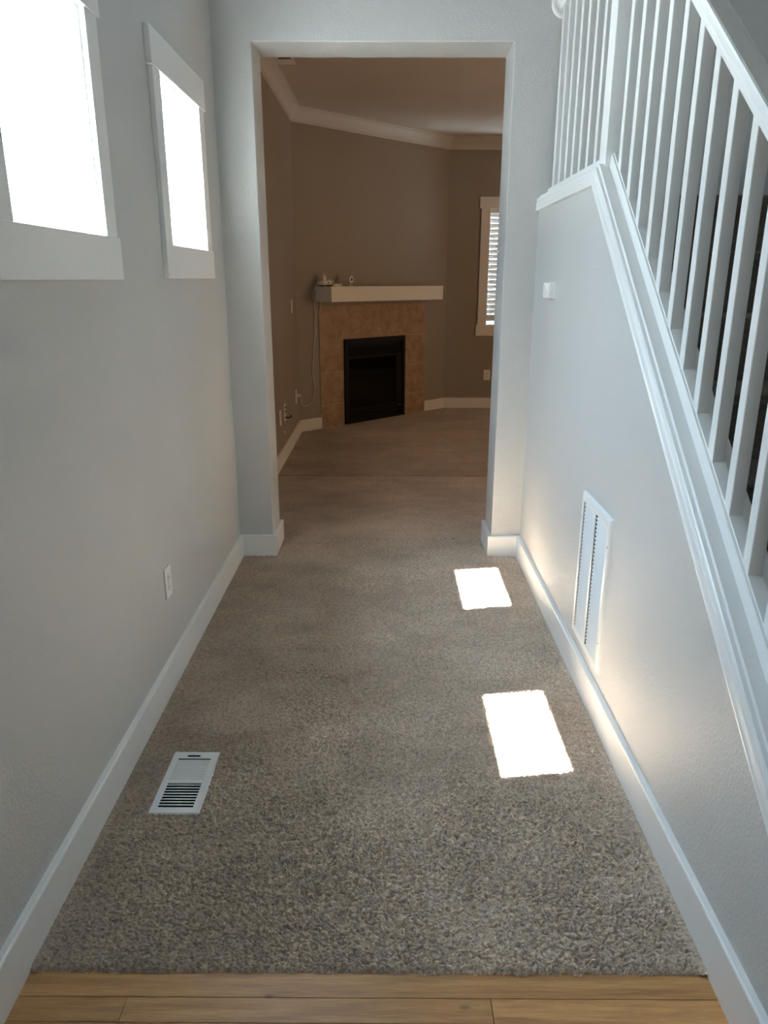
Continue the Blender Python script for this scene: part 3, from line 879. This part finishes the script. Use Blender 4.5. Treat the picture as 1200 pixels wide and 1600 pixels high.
pl = Vector((XF+.046, 7.255, .413))
pts += [(XF+.045, 7.42, .285), (XF+.048, 7.33, .33), (pl.x, pl.y+.012, .405), tuple(pl)]
cd = MB().tube(smooth_path(pts), .0036, 8).build('electric_cable', M['cord'], smooth=True)
tag(cd, 'long white power cord drooping from the mantel to the corner outlet', 'cord')
c2 = [(.262, .035, 1.47), (.236, .045, 1.462), (.226, .03, 1.40), (.225, .016, 1.33), (.233, .014, 1.24), (.237, .013, 1.16), (.233, .012, 1.10), (.231, .011, 1.03), (.228, .011, .95)]
cd = MB().tube(smooth_path([Fw(*p) for p in c2]), .0028, 8).build('thin_cable', M['cord'], smooth=True)
tag(cd, 'thin white cord hanging beside the power cord at the mantel end', 'cord')
c3 = [(.300, .010, 1.30), (.296, .014, 1.255), (.288, .016, 1.215), (.270, .012, 1.17), (.262, .012, 1.13)]
cd = MB().tube(smooth_path([Fw(*p) for p in c3]), .0028, 8).build('short_cable', M['cord'], smooth=True)
tag(cd, 'short white lead dangling under the left end of the mantel', 'cord')

# ------------------------------------------------------------------ plates on the walls
def plate_thing(name, label, cat, loc, face, kind, w=.072, h=.118):
    """face: outward direction of the wall, '+x', '-x', '-y'. local: x right along wall, -y outward, z up"""
    rz = {'+x': R(90), '-x': R(-90), '-y': 0.0}[face]
    t = thing(name, label, cat, loc, rz)
    MB().box(-w/2, -.0065, -h/2, w/2, 0, h/2).build('cover_plate', M['white_plastic'], t, bevel=.003)
    if kind == 'duplex':
        for zc in (.0195, -.0195):
            s = MB()
            s.rings([[(x*.0165, y, zc+z*.0145) for x, z in [(max(-1, min(1, 1.25*math.cos(a))), math.sin(a)) for a in [2*math.pi*k/24 for k in range(24)]]] for y in (-.0062, -.0085)])
            sk = s.build('socket', M['white_plastic'], t, smooth=False)
            MB().box(-.0075, -.0089, zc-.003, -.0055, -.0083, zc+.006).box(.0055, -.0089, zc-.003, .0075, -.0083, zc+.005).cyl((0, -.0083, zc-.008), (0, -.0089, zc-.008), .0023, 10).build('slot', M['dark'], sk)
        MB().cyl((0, -.0062, 0), (0, -.0075, 0), .0032, 12).build('screw', M['steel'], t)
    elif kind == 'switch':
        MB().box(-.0055, -.0075, -.012, .0055, -.006, .012).build('toggle_collar', M['white_plastic'], t)
        MB().prism([(-.006, -.004), (-.006, .004), (-.016, .010), (-.017, .004)], 0, -.004, .004).build('toggle', M['white_plastic'], t)
        for zc in (.03, -.03):
            MB().cyl((0, -.006, zc), (0, -.0075, zc), .003, 10).build('screw', M['steel'], t)
    elif kind == 'jack':
        for zc in (.042, .006, -.045):
            j = MB().cyl((0, -.006, zc), (0, -.015, zc), .0085, 14).build('jack', M['black_plastic'], t)
        MB().tube([(0, -.012, -.045), (0, -.045, -.047), (0, -.054, -.038), (0, -.054, -.022)], [.006, .006, .007, .006], 10).build('coax_plug', M['black_plastic'], t, smooth=True)
    else:
        for zc in (.03, -.03):
            MB().cyl((0, -.006, zc), (0, -.0072, zc), .003, 10).build('screw', M['white_plastic'], t)
    return t
plate_thing('wall_outlet', 'white duplex outlet low on the left hall wall', 'outlet', (xL, 2.590, .406), '+x', 'duplex', .074, .121)
ot = plate_thing('wall_outlet', 'white outlet near the room corner with the mantel cord plugged in', 'outlet', (XF, 7.245, .404), '+x', 'duplex', .078, .13)
pg = MB().box(-.014, -.046, -.004, .018, -.0085, .024).build('plug', M['cord'], ot, bevel=.004)
plate_thing('wall_outlet', 'white duplex outlet under the blind-covered window', 'outlet', (1.2065, YF, .395), '-y', 'duplex', .079, .124)
plate_thing('light_switch', 'white light switch on the far left wall beside the mantel', 'switch', (XF, 7.125, 1.258), '+x', 'switch', .075, .122)
plate_thing('jack_plate', 'white plate with black jacks low on the far left wall', 'jack plate', (XF, 6.41, .392), '+x', 'jack', .085, .155)
plate_thing('blank_plate', 'plain white cover plate nearest the opening on the far left wall', 'wall plate', (XF, 6.115, .395), '+x', 'blank', .075, .125)
t = thing('wall_bumper', 'small round white bumper on the far left wall above the baseboard', 'bumper', (XF, 6.335, .228), R(90))
MB().rings([[(r*math.cos(a), y, r*math.sin(a)) for a in [2*math.pi*k/16 for k in range(16)]] for r, y in ((.014, 0), (.014, -.008), (.010, -.012), (.001, -.013))]).build('cap', M['white_plastic'], t, smooth=True)

# thermostat on the stringer wall
t = thing('thermostat', 'small white thermostat high on the right wall under the railing', 'thermostat', (xR, 3.508, 1.452), R(-90))
# local x runs toward the camera (-y world), local -y out of the wall
MB().box(-.052, -.008, -.037, .058, 0, .038).build('back_plate', M['white_plastic'], t, bevel=.002)
body = MB()
pr = [(-.050, -.034), (.050, -.034), (.054, -.02), (.056, 0.0), (.054, .02), (.048, .036), (-.048, .036), (-.054, .01), (-.054, -.012)]
ring = lambda k, y: [(x*k, y, z*k) for x, z in pr]
body.rings([ring(1, -.008), ring(1, -.026), ring(.95, -.034), ring(.86, -.037)])
body.build('cover', M['white_plastic'], t, bevel=.002)
MB().box(-.032, -.0385, .004, .018, -.0365, .022).build('display', M['cord'], t)
MB().box(-.018, -.0395, -.016, .004, -.0365, -.006).build('lever', M['cord'], t)

# ------------------------------------------------------------------ return air grille (right wall)
gy0, gy1, gz0, gz1 = 2.326, 2.696, .164, .742
gc = (gy0+gy1)/2
gr = thing('return_air_grille', 'tall white two column return air grille low on the right wall', 'vent grille', (xR, gc, gz0), R(-90))
hwid = (gy1-gy0)/2; gh = gz1-gz0
bx_, bt = .031, .034
prof = [(0, 0), (.003, -.007), (.008, -.0115), (.012, -.0125), (.029, -.0125), (bx_, -.0115), (bx_, -.0085), (.012, -.0085), (.006, -.002)]
mb = MB().rings([[(-hwid+i, y, i*bt/bx_), (hwid-i, y, i*bt/bx_), (hwid-i, y, gh-i*bt/bx_), (-hwid+i, y, gh-i*bt/bx_)] for i, y in prof], loop=True)
mb.build('frame', M['white_metal'], gr)
MB().box(-.008, -.0118, bt-.002, .008, -.0090, gh-bt+.002).build('mullion', M['white_metal'], gr, bevel=.001)
for sx0, sx1 in ((-hwid+bx_, -.009), (.009, hwid-bx_)):
    mb = MB(); n = 34; p = (gh-2*bt)/n
    for k in range(n):
        zc = bt+p*(k+.5)
        # blades slope down and out
        mb.prism([(-.0108, zc-.0062), (-.0112, zc-.0078), (-.0102, zc-.0078), (-.0012, zc+.0046), (-.0020, zc+.0054)], 0, sx0+.009, sx1+.002)
    mb.build('louver_bank', M['white_metal'], gr)
MB().box(-hwid+.02, -.0006, .02, hwid-.02, -.0001, gh-.02).build('duct_mouth', M['dark'], gr)
for (xx, zz) in ((-hwid+.012, .12), (-hwid+.012, gh-.1), (hwid-.012, .12), (hwid-.012, gh-.1)):
    MB().cyl((xx, -.0118, zz), (xx, -.0135, zz), .0035, 10).build('screw', M['steel'], gr)

# ------------------------------------------------------------------ floor register
rx0, ry0, rx1, ry1 = REG
rc_ = ((rx0+rx1)/2, (ry0+ry1)/2)
rg = thing('floor_register', 'white metal floor register set in the carpet near the left wall', 'floor vent', (rc_[0], rc_[1], 0.0))
wx, wy = (rx1-rx0)/2, (ry1-ry0)/2
pz0, pz1 = .0036, .0046
slx = .0525
mb = MB()
mb.box(-wx, -wy, pz0, -slx, wy, pz1).box(slx, -wy, pz0, wx, wy, pz1)
rowsY = []
pitch_y = .01290
y_lo = -wy+.024
low = [y_lo+pitch_y*k for k in range(9)]
up0 = y_lo+pitch_y*9+.006
up = [up0+pitch_y*k for k in range(9)]
slot = .0088
cuts = [(y, y+slot) for y in low+up]
edges = [-wy]+[v for c in cuts for v in c]+[wy]
for i in range(0, len(edges), 2):
    a, b = edges[i], edges[i+1]
    if i == len(edges)-2:
        sy0, sy1, sx0, sx1 = a+.0085, a+.0185, -.027, .015          # slide slot at the far end
        mb.box(-slx, a, pz0, slx, sy0, pz1).box(-slx, sy1, pz0, slx, b, pz1).box(-slx, sy0, pz0, sx0, sy1, pz1).box(sx1, sy0, pz0, slx, sy1, pz1)
    else:
        mb.box(-slx, a, pz0, slx, b, pz1)
mb.build('face_plate', M['white_metal'], rg)
rim = MB()
rim.rings([[(-wx, -wy, pz1), (wx, -wy, pz1), (wx, wy, pz1), (-wx, wy, pz1)], [(-wx-.004, -wy-.004, -.004), (wx+.004, -wy-.004, -.004), (wx+.004, wy+.004, -.004), (-wx-.004, wy+.004, -.004)]], caps=False)
rim.build('rim', M['white_metal'], rg)
MB().box(-slx-.009, up[0]-.003, pz0-.0095, slx+.009, up[-1]+slot+.006, pz0-.0080).build('damper_blade', M['white_metal'], rg)
fins = MB()
for k in range(4):
    fins.box(-slx+.018+k*.022, low[0], -.060, -slx+.019+k*.022, low[-1]+slot, -.030)
fins.build('damper_vane', M['dark'], rg)
MB().box(-.012, wy-.0255, -.001, -.001, wy-.0195, .008).build('lever', M['black_plastic'], rg, bevel=.001)
duct = MB()
duct.add([(-wx+.008, -wy+.008, 0), (wx-.008, -wy+.008, 0), (wx-.008, wy-.008, 0), (-wx+.008, wy-.008, 0), (-wx+.008, -wy+.008, -.15), (wx-.008, -wy+.008, -.15), (wx-.008, wy-.008, -.15), (-wx+.008, wy-.008, -.15)],
         [(4, 5, 6, 7), (0, 1, 5, 4), (1, 2, 6, 5), (2, 3, 7, 6), (3, 0, 4, 7)])
duct.build('duct', M['dark'], rg)

# ------------------------------------------------------------------ ceiling register of the far room
cr_ = thing('ceiling_register', 'pale ceiling vent beside the crown moulding of the far room', 'ceiling vent', (-.735, 5.955, CZ))
MB().box(-.065, -.155, -.008, -.045, .155, 0).box(.045, -.155, -.008, .065, .155, 0).box(-.045, .02, -.008, .045, .155, 0).box(-.045, -.155, -.008, .045, -.12, 0).build('frame', M['white_metal'], cr_, bevel=.003)
MB().box(-.045, -.12, -.0015, .045, .02, -.0005).build('duct_mouth', M['dark'], cr_)
mb = MB()
for k in range(5):
    y = -.105+.026*k
    mb.prism([(y, -.008), (y+.002, -.008), (y+.010, -.002), (y+.008, -.002)], 0, -.045, .045)
mb.build('vane', M['gasket'], cr_)
